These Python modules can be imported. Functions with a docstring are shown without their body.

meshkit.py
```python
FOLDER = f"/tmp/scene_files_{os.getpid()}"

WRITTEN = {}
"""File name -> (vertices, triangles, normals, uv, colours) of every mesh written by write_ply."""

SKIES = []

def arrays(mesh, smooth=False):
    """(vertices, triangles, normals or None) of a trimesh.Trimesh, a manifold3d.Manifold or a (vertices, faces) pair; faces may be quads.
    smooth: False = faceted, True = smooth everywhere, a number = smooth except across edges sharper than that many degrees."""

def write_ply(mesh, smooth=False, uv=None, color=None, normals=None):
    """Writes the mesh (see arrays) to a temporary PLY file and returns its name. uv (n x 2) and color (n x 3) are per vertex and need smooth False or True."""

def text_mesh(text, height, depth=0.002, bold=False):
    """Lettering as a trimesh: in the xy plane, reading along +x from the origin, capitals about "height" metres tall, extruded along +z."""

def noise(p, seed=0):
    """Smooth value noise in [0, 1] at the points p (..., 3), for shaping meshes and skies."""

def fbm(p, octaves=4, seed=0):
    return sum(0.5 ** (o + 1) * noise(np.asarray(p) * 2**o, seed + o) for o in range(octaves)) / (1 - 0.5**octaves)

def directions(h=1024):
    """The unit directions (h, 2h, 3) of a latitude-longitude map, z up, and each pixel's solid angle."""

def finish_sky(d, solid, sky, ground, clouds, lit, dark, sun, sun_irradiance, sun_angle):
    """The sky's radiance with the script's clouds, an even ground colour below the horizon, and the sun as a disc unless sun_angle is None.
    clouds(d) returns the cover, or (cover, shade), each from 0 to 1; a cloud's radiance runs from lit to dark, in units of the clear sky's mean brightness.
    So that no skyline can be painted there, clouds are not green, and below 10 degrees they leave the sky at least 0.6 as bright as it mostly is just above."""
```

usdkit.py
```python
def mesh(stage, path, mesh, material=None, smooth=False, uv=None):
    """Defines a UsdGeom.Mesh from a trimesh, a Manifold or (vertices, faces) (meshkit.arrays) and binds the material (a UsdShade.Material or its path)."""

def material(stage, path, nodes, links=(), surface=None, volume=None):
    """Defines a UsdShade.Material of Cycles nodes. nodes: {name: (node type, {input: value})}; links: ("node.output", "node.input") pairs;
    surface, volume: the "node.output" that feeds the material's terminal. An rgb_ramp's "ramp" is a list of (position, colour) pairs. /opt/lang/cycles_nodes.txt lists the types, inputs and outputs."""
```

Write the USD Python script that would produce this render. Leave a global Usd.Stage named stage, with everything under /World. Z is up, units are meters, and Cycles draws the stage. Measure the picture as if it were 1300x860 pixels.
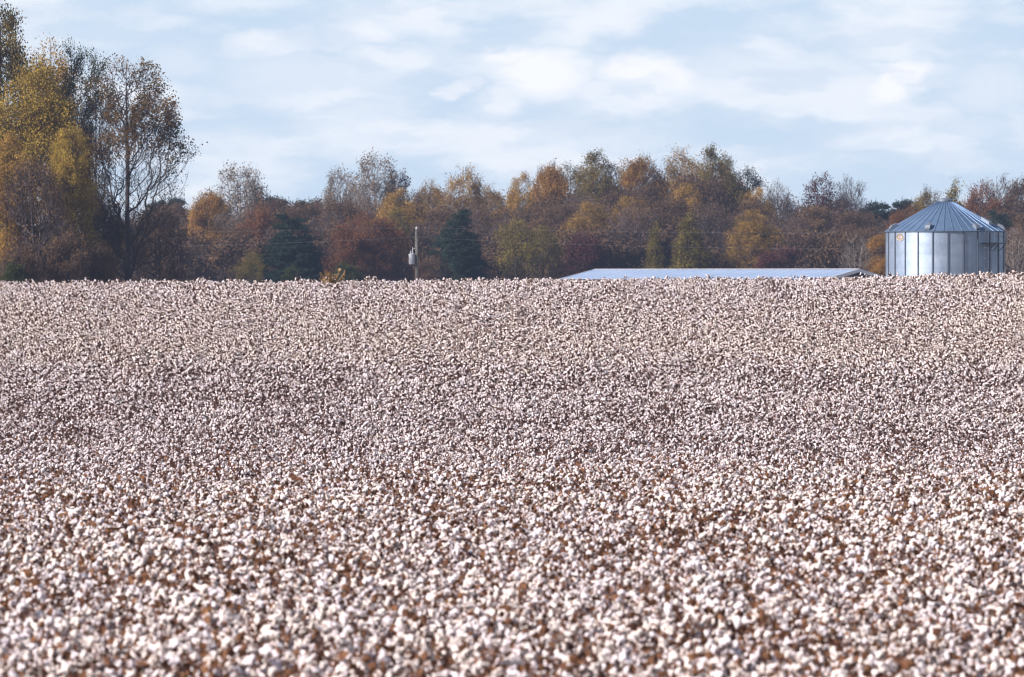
import math
import numpy as np
import trimesh
import usdkit
import meshkit
from pxr import Usd, UsdGeom, UsdLux, UsdShade, Gf, Sdf, Vt

stage = Usd.Stage.CreateInMemory()
UsdGeom.SetStageUpAxis(stage, 'Z')
UsdGeom.SetStageMetersPerUnit(stage, 1.0)
UsdGeom.Xform.Define(stage, '/World')
UsdGeom.Scope.Define(stage, '/World/Looks')
PI = math.pi

# ------------------------------------------------------------------ camera
EYE_Z = 4.3
FPX = 7222.0                       # a 200 mm lens on a 36 mm frame, in pixels of a 1300 wide picture
PITCH = 0.619                      # degrees below level: the eye-level line lies above the middle of the picture
cam = UsdGeom.Camera.Define(stage, '/World/camera')
cam.CreateFocalLengthAttr(200.0)
cam.CreateHorizontalApertureAttr(36.0)
cam.CreateVerticalApertureAttr(36.0 * 677 / 1024)
cam.CreateFStopAttr(4.0)
cam.CreateFocusDistanceAttr(205.0)
cam.CreateClippingRangeAttr(Gf.Vec2f(0.5, 20000.0))
cam.CreateExposureAttr(1.0)
cam.AddTranslateOp().Set(Gf.Vec3d(0, 0, EYE_Z))
cam.AddRotateXOp().Set(90.0 - PITCH)

# ------------------------------------------------------------------ sky and sun
SUN_EL, SUN_AZ = math.radians(30.0), math.radians(-116.0)     # azimuth measured from +y towards +x: behind the camera's left shoulder
sun_dir = np.array([math.sin(SUN_AZ) * math.cos(SUN_EL), math.cos(SUN_AZ) * math.cos(SUN_EL), math.sin(SUN_EL)])
sun = UsdLux.DistantLight.Define(stage, '/World/sun')
sun.CreateIntensityAttr(1.25)
sun.CreateNormalizeAttr(True)
sun.CreateAngleAttr(0.53)
sun.CreateColorAttr(Gf.Vec3f(1.0, 0.91, 0.87))
sun.AddRotateXYZOp().Set(Gf.Vec3f(0, 0, 0))
zaxis = Gf.Vec3d(*sun_dir)
sun.ClearXformOpOrder()
sun.AddTransformOp().Set(Gf.Matrix4d(Gf.Rotation(Gf.Vec3d(0, 0, 1), zaxis), Gf.Vec3d(0, 0, 0)))
# clouds by direction: azimuth and elevation in thousandths of a radian
CLOUDS = [  # azimuth, elevation, half width, half height, tilt in degrees, cover
    (5.5, 35.6, 10.5, 5.6, 0, 1.0), (24, 35.6, 11, 4.0, -4, 1.0), (0, 38.6, 7, 1.8, 4, .95), (-2, 31.0, 5, 4.0, 0, .7),
    (67, 34.2, 7.5, 4.2, 28, 1.0), (-9.7, 33.5, 4.6, 1.7, 24, 1.0), (-26.5, 43.2, 7.5, 3.2, 0, .8), (-42, 41.1, 10, 2.6, 6, .75),
    (15, 44.8, 12, 4.0, 18, .75), (48, 34.9, 24, 6.5, 0, .5), (-34, 34.9, 22, 5.5, 0, .4), (-28, 24.5, 13, 4.2, 0, .55),
    (-50, 22.4, 13, 4.0, 0, .4), (14, 23.8, 16, 4.2, 0, .4), (46, 39.8, 7, 2.2, -10, .6), (70, 48.7, 12, 2.4, 0, .6),
    (-48, 48.5, 12, 2.0, 0, .5), (-36, 29.6, 10, 2.2, 0, .35), (84, 33, 9, 5.0, 0, .4), (-59, 37.5, 7, 4.2, 0, .3), (75, 26, 16, 3.0, 0, .3)]
nodes = {
    'tc': ('texture_coordinate', {}), 'sep': ('separate_xyz', {}),
    'az': ('math', {'math_type': 'arctan2'}), 'el': ('math', {'math_type': 'arcsine'}),
    'azm': ('math', {'math_type': 'multiply', 'value2': 1000.0}), 'elm': ('math', {'math_type': 'multiply', 'value2': 1000.0}),
    'ael': ('combine_xyz', {'z': 0.0}),
    'wmap': ('mapping', {'mapping_type': 'point', 'scale': (0.16, 0.34, 1.0)}),
    'wn': ('noise_texture', {'scale': 1.0, 'detail': 5.0, 'roughness': 0.55}),
    'woff': ('mix', {'mix_type': 'subtract', 'fac': 1.0, 'color2': (0.5, 0.5, 0.5)}),
    'wamp': ('mix', {'mix_type': 'multiply', 'fac': 1.0, 'color2': (10.0, 4.6, 0.0)}),
    'wv': ('mix', {'mix_type': 'add', 'fac': 1.0}),
    'gmap': ('mapping', {'mapping_type': 'point', 'scale': (0.035, 0.12, 1.0), 'location': (3.3, 1.7, 0)}),
    'gn': ('noise_texture', {'scale': 1.0, 'detail': 5.0, 'roughness': 0.47}),
    'gr': ('map_range', {'range_type': 'smoothstep', 'from_min': 0.38, 'from_max': 0.66, 'to_min': 0.0, 'to_max': 0.7, 'clamp': True}),
    'thin': ('map_range', {'range_type': 'smoothstep', 'from_min': 60.0, 'from_max': 500.0, 'to_min': 1.0, 'to_max': 0.25, 'clamp': True}),   # seen edge on, the low clouds close up
    'gt': ('math', {'math_type': 'multiply'}),
    'sky': ('sky_texture', {'sky_type': 'single_scattering', 'sun_disc': False, 'sun_elevation': SUN_EL, 'sun_rotation': SUN_AZ, 'altitude': 100.0,
                            'air_density': 1.0, 'aerosol_density': 0.6, 'ozone_density': 2.0}),
    'low': ('map_range', {'range_type': 'smoothstep', 'from_min': 50.0, 'from_max': 300.0, 'to_min': 0.94, 'to_max': 0.0, 'clamp': True}),
    'tint': ('mix', {'mix_type': 'mix', 'color2': (5.45, 6.75, 8.4)}),       # the thin pale veil that lies over the low sky
    'smap': ('mapping', {'mapping_type': 'point', 'scale': (0.05, 0.20, 1.0), 'location': (7.1, 2.2, 4.0)}),
    'sn': ('noise_texture', {'scale': 1.0, 'detail': 4.0, 'roughness': 0.47}),
    'sr': ('map_range', {'range_type': 'smoothstep', 'from_min': 0.46, 'from_max': 0.66, 'to_min': 0.0, 'to_max': 0.7, 'clamp': True}),
    'ccol': ('mix', {'mix_type': 'mix', 'color1': (9.0, 9.1, 9.45), 'color2': (6.7, 7.4, 8.5)}),
    'cmix': ('mix', {'mix_type': 'mix'}),
    'bg': ('background_shader', {'strength': 0.055})}
links = [('tc.generated', 'sep.vector'), ('sep.x', 'az.value1'), ('sep.y', 'az.value2'), ('sep.z', 'el.value1'), ('az.value', 'azm.value1'),
         ('el.value', 'elm.value1'), ('azm.value', 'ael.x'), ('elm.value', 'ael.y'), ('ael.vector', 'wmap.vector'), ('wmap.vector', 'wn.vector'),
         ('wn.color', 'woff.color1'), ('woff.color', 'wamp.color1'), ('ael.vector', 'wv.color1'), ('wamp.color', 'wv.color2'),
         ('wv.color', 'gmap.vector'), ('gmap.vector', 'gn.vector'), ('gn.fac', 'gr.value'), ('sky.color', 'tint.color1'), ('tint.color', 'cmix.color1'),
         ('cmix.color', 'bg.color'), ('elm.value', 'low.value'), ('low.result', 'tint.fac'),
         ('wv.color', 'smap.vector'), ('smap.vector', 'sn.vector'), ('sn.fac', 'sr.value'), ('sr.result', 'ccol.fac'), ('ccol.color', 'cmix.color2')]
links += [('elm.value', 'thin.value'), ('gr.result', 'gt.value1'), ('thin.result', 'gt.value2')]
last = 'gt.value'
for i, (a, e, w, h, t, s) in enumerate(CLOUDS):
    nodes[f'm{i}'] = ('mapping', {'mapping_type': 'texture', 'location': (a, e, 0), 'rotation': (0, 0, math.radians(t)), 'scale': (w * 1.5, h * 1.5, 1)})
    nodes[f'g{i}'] = ('gradient_texture', {'gradient_type': 'spherical'})
    nodes[f'r{i}'] = ('map_range', {'range_type': 'smoothstep', 'from_min': 0.04, 'from_max': 0.80, 'to_min': 0.0, 'to_max': s, 'clamp': True})
    nodes[f'a{i}'] = ('math', {'math_type': 'maximum'})
    links += [('wv.color', f'm{i}.vector'), (f'm{i}.vector', f'g{i}.vector'), (f'g{i}.fac', f'r{i}.value'), (f'r{i}.result', f'a{i}.value1'), (last, f'a{i}.value2')]
    last = f'a{i}.value'
links.append((last, 'cmix.fac'))
sky_mat = usdkit.material(stage, '/World/Looks/sky_look', nodes, links, surface='bg.background')
dome = UsdLux.DomeLight.Define(stage, '/World/sky')
dome.CreateIntensityAttr(1.0)
UsdShade.MaterialBindingAPI.Apply(dome.GetPrim()).Bind(sky_mat)
dome.GetPrim().SetCustomDataByKey('kind', 'structure')

# ------------------------------------------------------------------ helpers
def at(px, py, d):
    """The point that the photograph shows at a place, given its distance."""
    return np.array([(px - 650.0) / FPX * d, d, EYE_Z + (352.0 - py) / FPX * d])

names = {}
def numbered(path):
    k = names.get(path, -1) + 1
    names[path] = k
    return path if k == 0 else f'{path}_{k:03d}'

def tag(prim, label=None, cat=None, group=None, kind=None):
    for k, v in (('label', label), ('category', cat), ('group', group), ('kind', kind)):
        if v:
            prim.SetCustomDataByKey(k, v)
    return prim

def thing(name, label, cat, loc=(0, 0, 0), rz=0.0, scale=(1, 1, 1), group=None, ref=None):
    x = UsdGeom.Xform.Define(stage, numbered('/World/' + name))
    if ref is not None:
        x.GetPrim().GetReferences().AddInternalReference(ref.GetPath())
        x.GetPrim().SetInstanceable(True)
    api = UsdGeom.XformCommonAPI(x)
    api.SetTranslate(Gf.Vec3d(*map(float, loc)))
    api.SetRotate(Gf.Vec3f(0, 0, float(math.degrees(rz))))
    api.SetScale(Gf.Vec3f(*map(float, scale)))
    return tag(x.GetPrim(), label, cat, group)

def part(parent, name, mesh, mat, smooth=False, label=None, kind=None):
    m = usdkit.mesh(stage, numbered(f'{parent.GetPath()}/{name}'), mesh, mat, smooth)
    return tag(m.GetPrim(), label, None, None, kind)

def top(name, mesh, mat, smooth=False, **kw):
    return tag(usdkit.mesh(stage, numbered('/World/' + name), mesh, mat, smooth).GetPrim(), **kw)

def cat(meshes):
    vs, fs, n = [], [], 0
    for m in meshes:
        v, f = (m.vertices, m.faces) if hasattr(m, 'faces') else m
        vs.append(np.asarray(v, float)); fs.append(np.asarray(f, int) + n); n += len(v)
    return np.vstack(vs), np.vstack(fs)

def box(x0, y0, z0, x1, y1, z1):
    b = trimesh.creation.box([x1 - x0, y1 - y0, z1 - z0]); b.apply_translation([(x0 + x1) / 2, (y0 + y1) / 2, (z0 + z1) / 2])
    return np.array(b.vertices), np.array(b.faces)

def bar(p, q, r, sides=6):
    return tubes(np.array([p], float), np.array([q], float), np.array([r], float), np.array([r], float), sides, caps=True)

def tubes(p0, p1, r0, r1, sides=3, caps=False):
    """Many tapered tubes at once, as (vertices, triangles)."""
    n = len(p0)
    if n == 0:
        return np.zeros((0, 3)), np.zeros((0, 3), int)
    t = p1 - p0
    t = t / (np.linalg.norm(t, axis=1, keepdims=True) + 1e-9)
    a = np.cross(t, np.where(np.abs(t[:, 2:]) < 0.9, [[0, 0, 1.0]], [[1.0, 0, 0]]))
    a /= np.linalg.norm(a, axis=1, keepdims=True) + 1e-9
    b = np.cross(t, a)
    ang = np.arange(sides) * 2 * PI / sides
    ring = np.cos(ang)[None, :, None] * a[:, None] + np.sin(ang)[None, :, None] * b[:, None]
    v = np.concatenate([p0[:, None] + ring * r0[:, None, None], p1[:, None] + ring * r1[:, None, None]], 1)
    k = np.arange(sides); k2 = (k + 1) % sides
    q = np.concatenate([np.stack([k, k2, k2 + sides], 1), np.stack([k, k2 + sides, k + sides], 1)])
    if caps:
        q = np.concatenate([q, [[0, j + 1, j] for j in range(1, sides - 1)], [[sides, sides + j, sides + j + 1] for j in range(1, sides - 1)]])
    f = (np.arange(n) * 2 * sides)[:, None, None] + q[None]
    return v.reshape(-1, 3), f.reshape(-1, 3)

def sm(t):
    t = np.clip(t, 0, 1)
    return t * t * (3 - 2 * t)

LOOK = '/World/Looks/'
def mat(name, color, rough=0.7, metal=0.0, spec=0.3, noise=None, bump=None):
    """noise: (scale, second colour, detail)."""
    n = {'p': ('principled_bsdf', {'base_color': color, 'roughness': rough, 'metallic': metal, 'specular_ior_level': spec})}
    l = []
    if noise:
        n['tc'] = ('texture_coordinate', {}); n['n'] = ('noise_texture', {'scale': noise[0], 'detail': noise[2], 'roughness': .6})
        n['r'] = ('rgb_ramp', {'ramp': [(0.32, color), (0.68, noise[1])]})
        l += [('tc.object', 'n.vector'), ('n.fac', 'r.fac'), ('r.color', 'p.base_color')]
    if bump:
        n['bn'] = ('noise_texture', {'scale': bump[0], 'detail': 3.0}); n['b'] = ('bump', {'strength': 1.0, 'distance': bump[1]})
        n.setdefault('tc', ('texture_coordinate', {}))
        l += [('tc.object', 'bn.vector'), ('bn.fac', 'b.height'), ('b.normal', 'p.normal')]
    return usdkit.material(stage, LOOK + name, n, l, surface='p.BSDF')

def leaf_mat(name, ramp, trans=0.3, scale=0.45):
    """Leaves whose colour varies from leaf to leaf, from clump to clump and a little from tree to tree."""
    n = {'g': ('geometry', {}), 'tc': ('texture_coordinate', {}), 'oi': ('object_info', {}),
         'n': ('noise_texture', {'scale': scale, 'detail': 2.0}),
         'm1': ('math', {'math_type': 'multiply_add', 'value2': 0.45, 'value3': -0.22}),
         'm2': ('math', {'math_type': 'multiply_add', 'value2': 1.3, 'value3': -0.15}),
         'm3': ('math', {'math_type': 'add'}),
         'm4': ('math', {'math_type': 'multiply_add', 'value2': 0.22, 'value3': -0.11}), 'm5': ('math', {'math_type': 'add', 'use_clamp': True}),
         'r': ('rgb_ramp', {'ramp': ramp}), 'd': ('diffuse_bsdf', {}), 't': ('translucent_bsdf', {}), 'x': ('mix_closure', {'fac': trans})}
    l = [('g.random_per_island', 'm1.value1'), ('tc.object', 'n.vector'), ('n.fac', 'm2.value1'), ('m1.value', 'm3.value1'), ('m2.value', 'm3.value2'),
         ('oi.random', 'm4.value1'), ('m4.value', 'm5.value1'), ('m3.value', 'm5.value2'), ('m5.value', 'r.fac'), ('r.color', 'd.color'), ('r.color', 't.color'),
         ('d.BSDF', 'x.closure1'), ('t.BSDF', 'x.closure2')]
    return usdkit.material(stage, LOOK + name, n, l, surface='x.closure')

# ------------------------------------------------------------------ terrain
SILO_XY = np.array([(1200.0 - 650) / FPX * 528, 528.0])
CREST = 226.0
def ground(x, y):
    x, y = np.asarray(x, float), np.asarray(y, float)
    z = -0.7 * sm((y - 55) / 90)
    z = z + 3.86 * sm((y - 136) / (CREST - 136))
    z = z - 2.05 * sm((y - CREST - 4) / 170)
    z = z + 0.0060 * x * sm((y - 120) / 140) * (1 - sm((y - 300) / 150))
    w = np.sin(x * 0.021 + 1.1) * np.sin(y * 0.03 + 0.4) * 0.10 + np.sin(x * 0.11 + y * 0.05) * 0.04
    return z + w * sm((y - 30) / 60) * (1 - sm((y - 330) / 60))

def sheet(xs, ys, dz=0.0):
    X, Y = np.meshgrid(xs, ys)
    v = np.stack([X, Y, ground(X, Y) + dz], -1).reshape(-1, 3)
    n, m = len(xs), len(ys)
    i = (np.arange(m - 1)[:, None] * n + np.arange(n - 1)[None]).ravel()
    return v, np.vstack([np.stack([i, i + 1, i + n + 1], 1), np.stack([i, i + n + 1, i + n], 1)])

soil = mat('field_soil', (0.16, 0.10, 0.065), 0.95, spec=0.1, noise=(1.3, (0.10, 0.062, 0.04), 6.0))
xs = np.unique(np.concatenate([np.linspace(-6000, -400, 12), np.linspace(-400, 400, 101), np.linspace(400, 6000, 12)]))
ys = np.unique(np.concatenate([np.linspace(-3000, -50, 8), np.linspace(-50, 460, 120), np.linspace(460, 1400, 20), np.linspace(1400, 9000, 10)]))
top('field_ground', sheet(xs, ys), soil, True, label='brown soil of the cotton field rolling over a low rise', cat='ground', kind='structure')

# ------------------------------------------------------------------ the grain bin
R_BIN, RINGS, RING_H = 5.485, 6, 1.1176
def steel_mat(name, k): return usdkit.material(stage, LOOK + name, {
    'tc': ('texture_coordinate', {}), 'n': ('noise_texture', {'scale': 0.8, 'detail': 6.0, 'roughness': .65}), 'mp': ('mapping', {'scale': (3.0, 3.0, 0.5)}),
    'n2': ('noise_texture', {'scale': 3.0, 'detail': 4.0}), 'oi': ('object_info', {}),
    'r': ('rgb_ramp', {'ramp': [(.3, (.25 * k, .32 * k, .42 * k)), (.7, (.33 * k, .395 * k, .485 * k))]}), 'rr': ('map_range', {'from_min': .3, 'from_max': .7, 'to_min': .46, 'to_max': .62}),
    'p': ('principled_bsdf', {'metallic': 0.85})},
    [('tc.object', 'n.vector'), ('tc.object', 'mp.vector'), ('mp.vector', 'n2.vector'), ('n.fac', 'r.fac'), ('r.color', 'p.base_color'), ('n2.fac', 'rr.value'), ('rr.result', 'p.roughness')],
    surface='p.BSDF')
STEELS = [steel_mat(f'galvanised_sheet_{n}', k) for n, k in (('pale', 1.04), ('grey', .98), ('dull', .92))]
prng = np.random.default_rng(3)
roof_steel = mat('bin_roof_sheet', (.10, .16, .26), .6, metal=.6, noise=(.9, (.13, .20, .31), 5.0))
dark_steel = mat('weathered_zinc', (.10, .125, .165), .5, metal=.6)  # darker zinc tone for stiffeners, eave ring and cap rim
frame_steel = mat('ladder_steel', (.07, .085, .11), .55, metal=.5)
pale_steel = mat('pale_zinc', (.20, .235, .285), .5, metal=.6)
concrete = mat('bin_concrete', (.36, .35, .33), .9, noise=(2.0, (.28, .27, .25), 5.0))
gz = float(ground(*SILO_XY)) 
FND = 0.30
eave = RINGS * RING_H + FND
EAVE_Z = EYE_Z + (352 - 294.3) / FPX * 528
silo = thing('grain_bin', 'round galvanised steel grain bin with conical ribbed roof behind the crop', 'grain bin', (SILO_XY[0], SILO_XY[1], EAVE_Z - eave), 0.0)
def a2p(a, r, z):           # a: degrees to the right as seen from the camera
    a = np.radians(a)
    return np.stack([np.sin(a) * r, -np.cos(a) * r, z + 0 * a], -1)
def grid_faces(n, m):
    i = (np.arange(n - 1)[:, None] * m + np.arange(m - 1)[None]).ravel()
    return np.vstack([np.stack([i, i + 1, i + m + 1], 1), np.stack([i, i + m + 1, i + m], 1)])
prism = trimesh.creation.cylinder(radius=R_BIN + 0.35, height=FND + 1.6, sections=48); prism.apply_translation([0, 0, FND - (FND + 1.6) / 2])
part(silo, 'foundation', prism, concrete, 30)
OFF = -1.4
for ring in range(RINGS):
    z0 = FND + ring * RING_H
    nz = 33
    tz = np.linspace(0, 1, nz)
    for s in range(12):
        a0 = OFF + s * 30 + (15 if ring % 2 else 0)
        A, T = np.meshgrid(np.linspace(a0 - 0.25, a0 + 30.25, 9), tz)
        r = R_BIN + 0.007 * np.cos(T * 11 * 2 * PI) + 0.004 * T - 0.004 * ((A - a0) / 30)
        P = a2p(A, r, z0 + T * (RING_H + 0.02))
        part(silo, 'wall_panel', (P.reshape(-1, 3), grid_faces(nz, 9)), STEELS[int(prng.integers(3))], True)
for s in range(24):
    a = OFF + s * 15
    prof = [(-0.085, 0.012), (-0.05, 0.012), (-0.038, 0.075), (0.038, 0.075), (0.05, 0.012), (0.085, 0.012)]
    ca, sa = math.radians(a), 0
    c, s_ = np.array([math.sin(ca), -math.cos(ca), 0]), np.array([math.cos(ca), math.sin(ca), 0])
    ring_ = np.array([c * (R_BIN + h) + s_ * t for t, h in prof])
    v = np.vstack([ring_ + [0, 0, FND], ring_ + [0, 0, eave - 0.04]])
    f = [];
    for k in range(5):
        f += [[k, k + 1, k + 7], [k, k + 7, k + 6]]
    f += [[6, 7, 8], [6, 8, 9], [6, 9, 10], [6, 10, 11]]
    part(silo, 'stiffener', (v, f), dark_steel)
# roof: 40 wedge sheets, each with a raised rib along one edge
PITCH_R, R_EAVE, R_CAP = math.tan(math.radians(29.5)), R_BIN + 0.11, 0.62
def roof_z(r):
    return eave + 0.01 + (R_EAVE - r) * PITCH_R
NR = 40
for k in range(NR):
    a = k * 360 / NR + 3.2
    d = 180 / NR
    rr = np.linspace(R_EAVE, R_CAP, 5)
    rows = []
    for r in rr:
        w = min(0.035 / r, 0.3 * math.radians(d))
        w = math.degrees(w)
        hgt = 0.05
        prof = [(-d, 0), (-w, 0), (-w * .6, hgt), (w * .6, hgt), (w, 0), (d, 0)]
        rows.append(np.array([a2p(np.array(a + t), r, roof_z(r) + h) for t, h in prof]))
    v = np.array(rows)
    part(silo, 'roof_panel', (v.reshape(-1, 3), grid_faces(5, 6)), roof_steel)
eave_ring = []
A = np.linspace(0, 360, 97)
for r, z in ((R_BIN + .02, eave - .05), (R_EAVE + .02, eave - .05), (R_EAVE + .02, eave + .004), (R_BIN + .02, eave + .004)):
    eave_ring.append(a2p(A, r, z))
v = np.stack(eave_ring + [eave_ring[0]], 0)
part(silo, 'eave_ring', (v.reshape(-1, 3), grid_faces(5, 97)), dark_steel)
zc = roof_z(R_CAP)
cap = trimesh.creation.revolve(np.array([[R_CAP + .10, zc - .06], [R_CAP + .10, zc + .10], [R_CAP + .13, zc + .10], [R_CAP + .13, zc + .16], [.18, zc + .30], [0, zc + .31]]), sections=40)
part(silo, 'roof_cap', cap, pale_steel, 35)
part(silo, 'cap_rim', trimesh.creation.revolve(np.array([[R_CAP + .02, zc - .02], [R_CAP + .16, zc - .06], [R_CAP + .16, zc - .02], [R_CAP + .02, zc + .02]]), sections=40), dark_steel)
for k in range(7):
    a = -22.0 + k * 360 / 7
    r0, r1 = R_EAVE - .12, R_EAVE - .72
    pts = []
    for r, h in ((r0, .02), (r0 + .02, .26), (r0 - .16, .40), (r1, .34), (r1 - .04, .02)):
        for t in (-.24, .24):
            ca = math.radians(a)
            pts.append(np.array([math.sin(ca), -math.cos(ca), 0]) * r + np.array([math.cos(ca), math.sin(ca), 0]) * t + [0, 0, roof_z(r) + h])
    hull = trimesh.PointCloud(np.array(pts)).convex_hull
    vent = part(silo, 'roof_vent', hull, pale_steel)
    ca = math.radians(a); cdir, sdir = np.array([math.sin(ca), -math.cos(ca), 0]), np.array([math.cos(ca), math.sin(ca), 0])
    q = [cdir * (r0 + .028) + sdir * t + [0, 0, roof_z(r0) + h] for t, h in ((-.21, .02), (.21, .02), (.21, .17), (-.21, .17))]
    q2 = [p - cdir * .04 for p in q]
    usdkit.mesh(stage, f'{vent.GetPath()}/vent_mouth', (np.array(q + q2), [[0, 1, 2], [0, 2, 3], [4, 6, 5], [4, 7, 6], [0, 4, 5], [0, 5, 1], [1, 5, 6], [1, 6, 2], [2, 6, 7], [2, 7, 3], [3, 7, 4], [3, 4, 0]]), frame_steel)
# hatch on the roof, right of the peak
ca = math.radians(62); cdir, sdir = np.array([math.sin(ca), -math.cos(ca), 0]), np.array([math.cos(ca), math.sin(ca), 0])
pts = [cdir * r + sdir * t + [0, 0, roof_z(r) + h] for r, h in ((3.75, 0), (3.75, .30), (4.55, 0), (4.55, .30)) for t in (-.35, .35)]
part(silo, 'roof_hatch', trimesh.PointCloud(np.array(pts)).convex_hull, pale_steel)
# ladder, cage, platform and rail
def rad(a, r, t, z):
    ca = math.radians(a)
    return np.array([math.sin(ca) * r + math.cos(ca) * t, -math.cos(ca) * r + math.sin(ca) * t, z])
LA = 38.0
for t in (-.23, .23):
    part(silo, 'ladder_rail', bar(rad(LA, R_BIN + .22, t, FND + .9), rad(LA, R_BIN + .22, t, eave + .35), .035), frame_steel)
for z in np.arange(FND + 1.0, eave + .2, .305):
    part(silo, 'ladder_rung', bar(rad(LA, R_BIN + .22, -.23, z), rad(LA, R_BIN + .22, .23, z), .014), frame_steel)
for z in np.arange(FND + 3.2, eave - 1.0, 1.0):
    hoop = [rad(LA, R_BIN + .22 + .42 * math.sin(b), .38 * math.cos(b), z) for b in np.linspace(0.0, PI, 9)]
    part(silo, 'cage_hoop', cat([bar(p, q, .02) for p, q in zip(hoop[:-1], hoop[1:])]), frame_steel)
for b in (0.3, 1.1, 2.0, 2.84):
    r_, t_ = R_BIN + .22 + .42 * math.sin(b), .38 * math.cos(b)
    part(silo, 'cage_strap', bar(rad(LA, r_, t_, FND + 3.2), rad(LA, r_, t_, eave - .2), .018), frame_steel)
PZ = eave - 1.06
v = []
A = np.linspace(LA - 5, 59, 13)
pl = [a2p(A, r, z) for r, z in ((R_BIN + .09, PZ), (R_BIN + .80, PZ), (R_BIN + .80, PZ - .10), (R_BIN + .09, PZ - .10), (R_BIN + .09, PZ))]
part(silo, 'platform', (np.stack(pl).reshape(-1, 3), grid_faces(5, 13)), frame_steel)
for a in (LA + 4, 48.0, 58.6):
    part(silo, 'platform_bracket', bar(rad(a, R_BIN + .76, 0, PZ - .1), rad(a, R_BIN + .09, 0, PZ - .75), .035), frame_steel)
    part(silo, 'rail_post', bar(rad(a, R_BIN + .78, 0, PZ), rad(a, R_BIN + .78, 0, PZ + 1.05), .03), frame_steel)
for h in (.55, 1.05):
    P = a2p(np.linspace(LA + 4, 58.6, 9), R_BIN + .78, PZ + h)
    part(silo, 'hand_rail', cat([bar(p, q, .022) for p, q in zip(P[:-1], P[1:])]), frame_steel)
# round emblem between the stiffeners on the left, under the eave
gold, dim_gold, off_white, grey_ink = mat('emblem_gold', (.245, .20, .15), .7), mat('emblem_brown', (.17, .12, .075), .7), mat('emblem_white', (.42, .39, .36), .7), mat('emblem_grey', (.17, .17, .18), .7)
EA, EZ = OFF - 52.6, eave - .50
def curved(poly, lift):
    """A flat outline (metres right, up) laid on the wall of the bin."""
    tri_v, tri_f = trimesh.creation.triangulate_polygon(poly, engine='earcut')
    ang = EA + np.degrees(tri_v[:, 0] * 1.4 / R_BIN)
    return a2p(ang, R_BIN + lift, EZ + tri_v[:, 1] * .85), np.asarray(tri_f)
from shapely.geometry import Point, box as sbox, Polygon
disc = Point(0, 0).buffer(.33, 24)
em = part(silo, 'emblem', curved(Point(0, 0).buffer(.33, 24), .016), gold)
for nm, poly, m, lift in (('emblem_ring', Point(0, 0).buffer(.335, 24).difference(Point(0, 0).buffer(.25, 24)), dim_gold, .020),
                          ('emblem_swirl', Point(.13, -.02).buffer(.12, 16).difference(Point(.06, .02).buffer(.11, 16)), off_white, .021),
                          ('emblem_arc', Point(0, -.05).buffer(.46, 24).difference(Point(0, -.02).buffer(.37, 24)).intersection(sbox(-.42, -.6, .42, -.16)), grey_ink, .018),
                          ('emblem_band', Point(0, -.05).buffer(.36, 24).difference(Point(0, 0).buffer(.34, 24)).intersection(sbox(-.42, -.6, .42, -.12)), off_white, .017)):
    for g in getattr(poly, 'geoms', [poly]):
        usdkit.mesh(stage, numbered(f'{em.GetPath()}/{nm}'), curved(g, lift), m)

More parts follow.
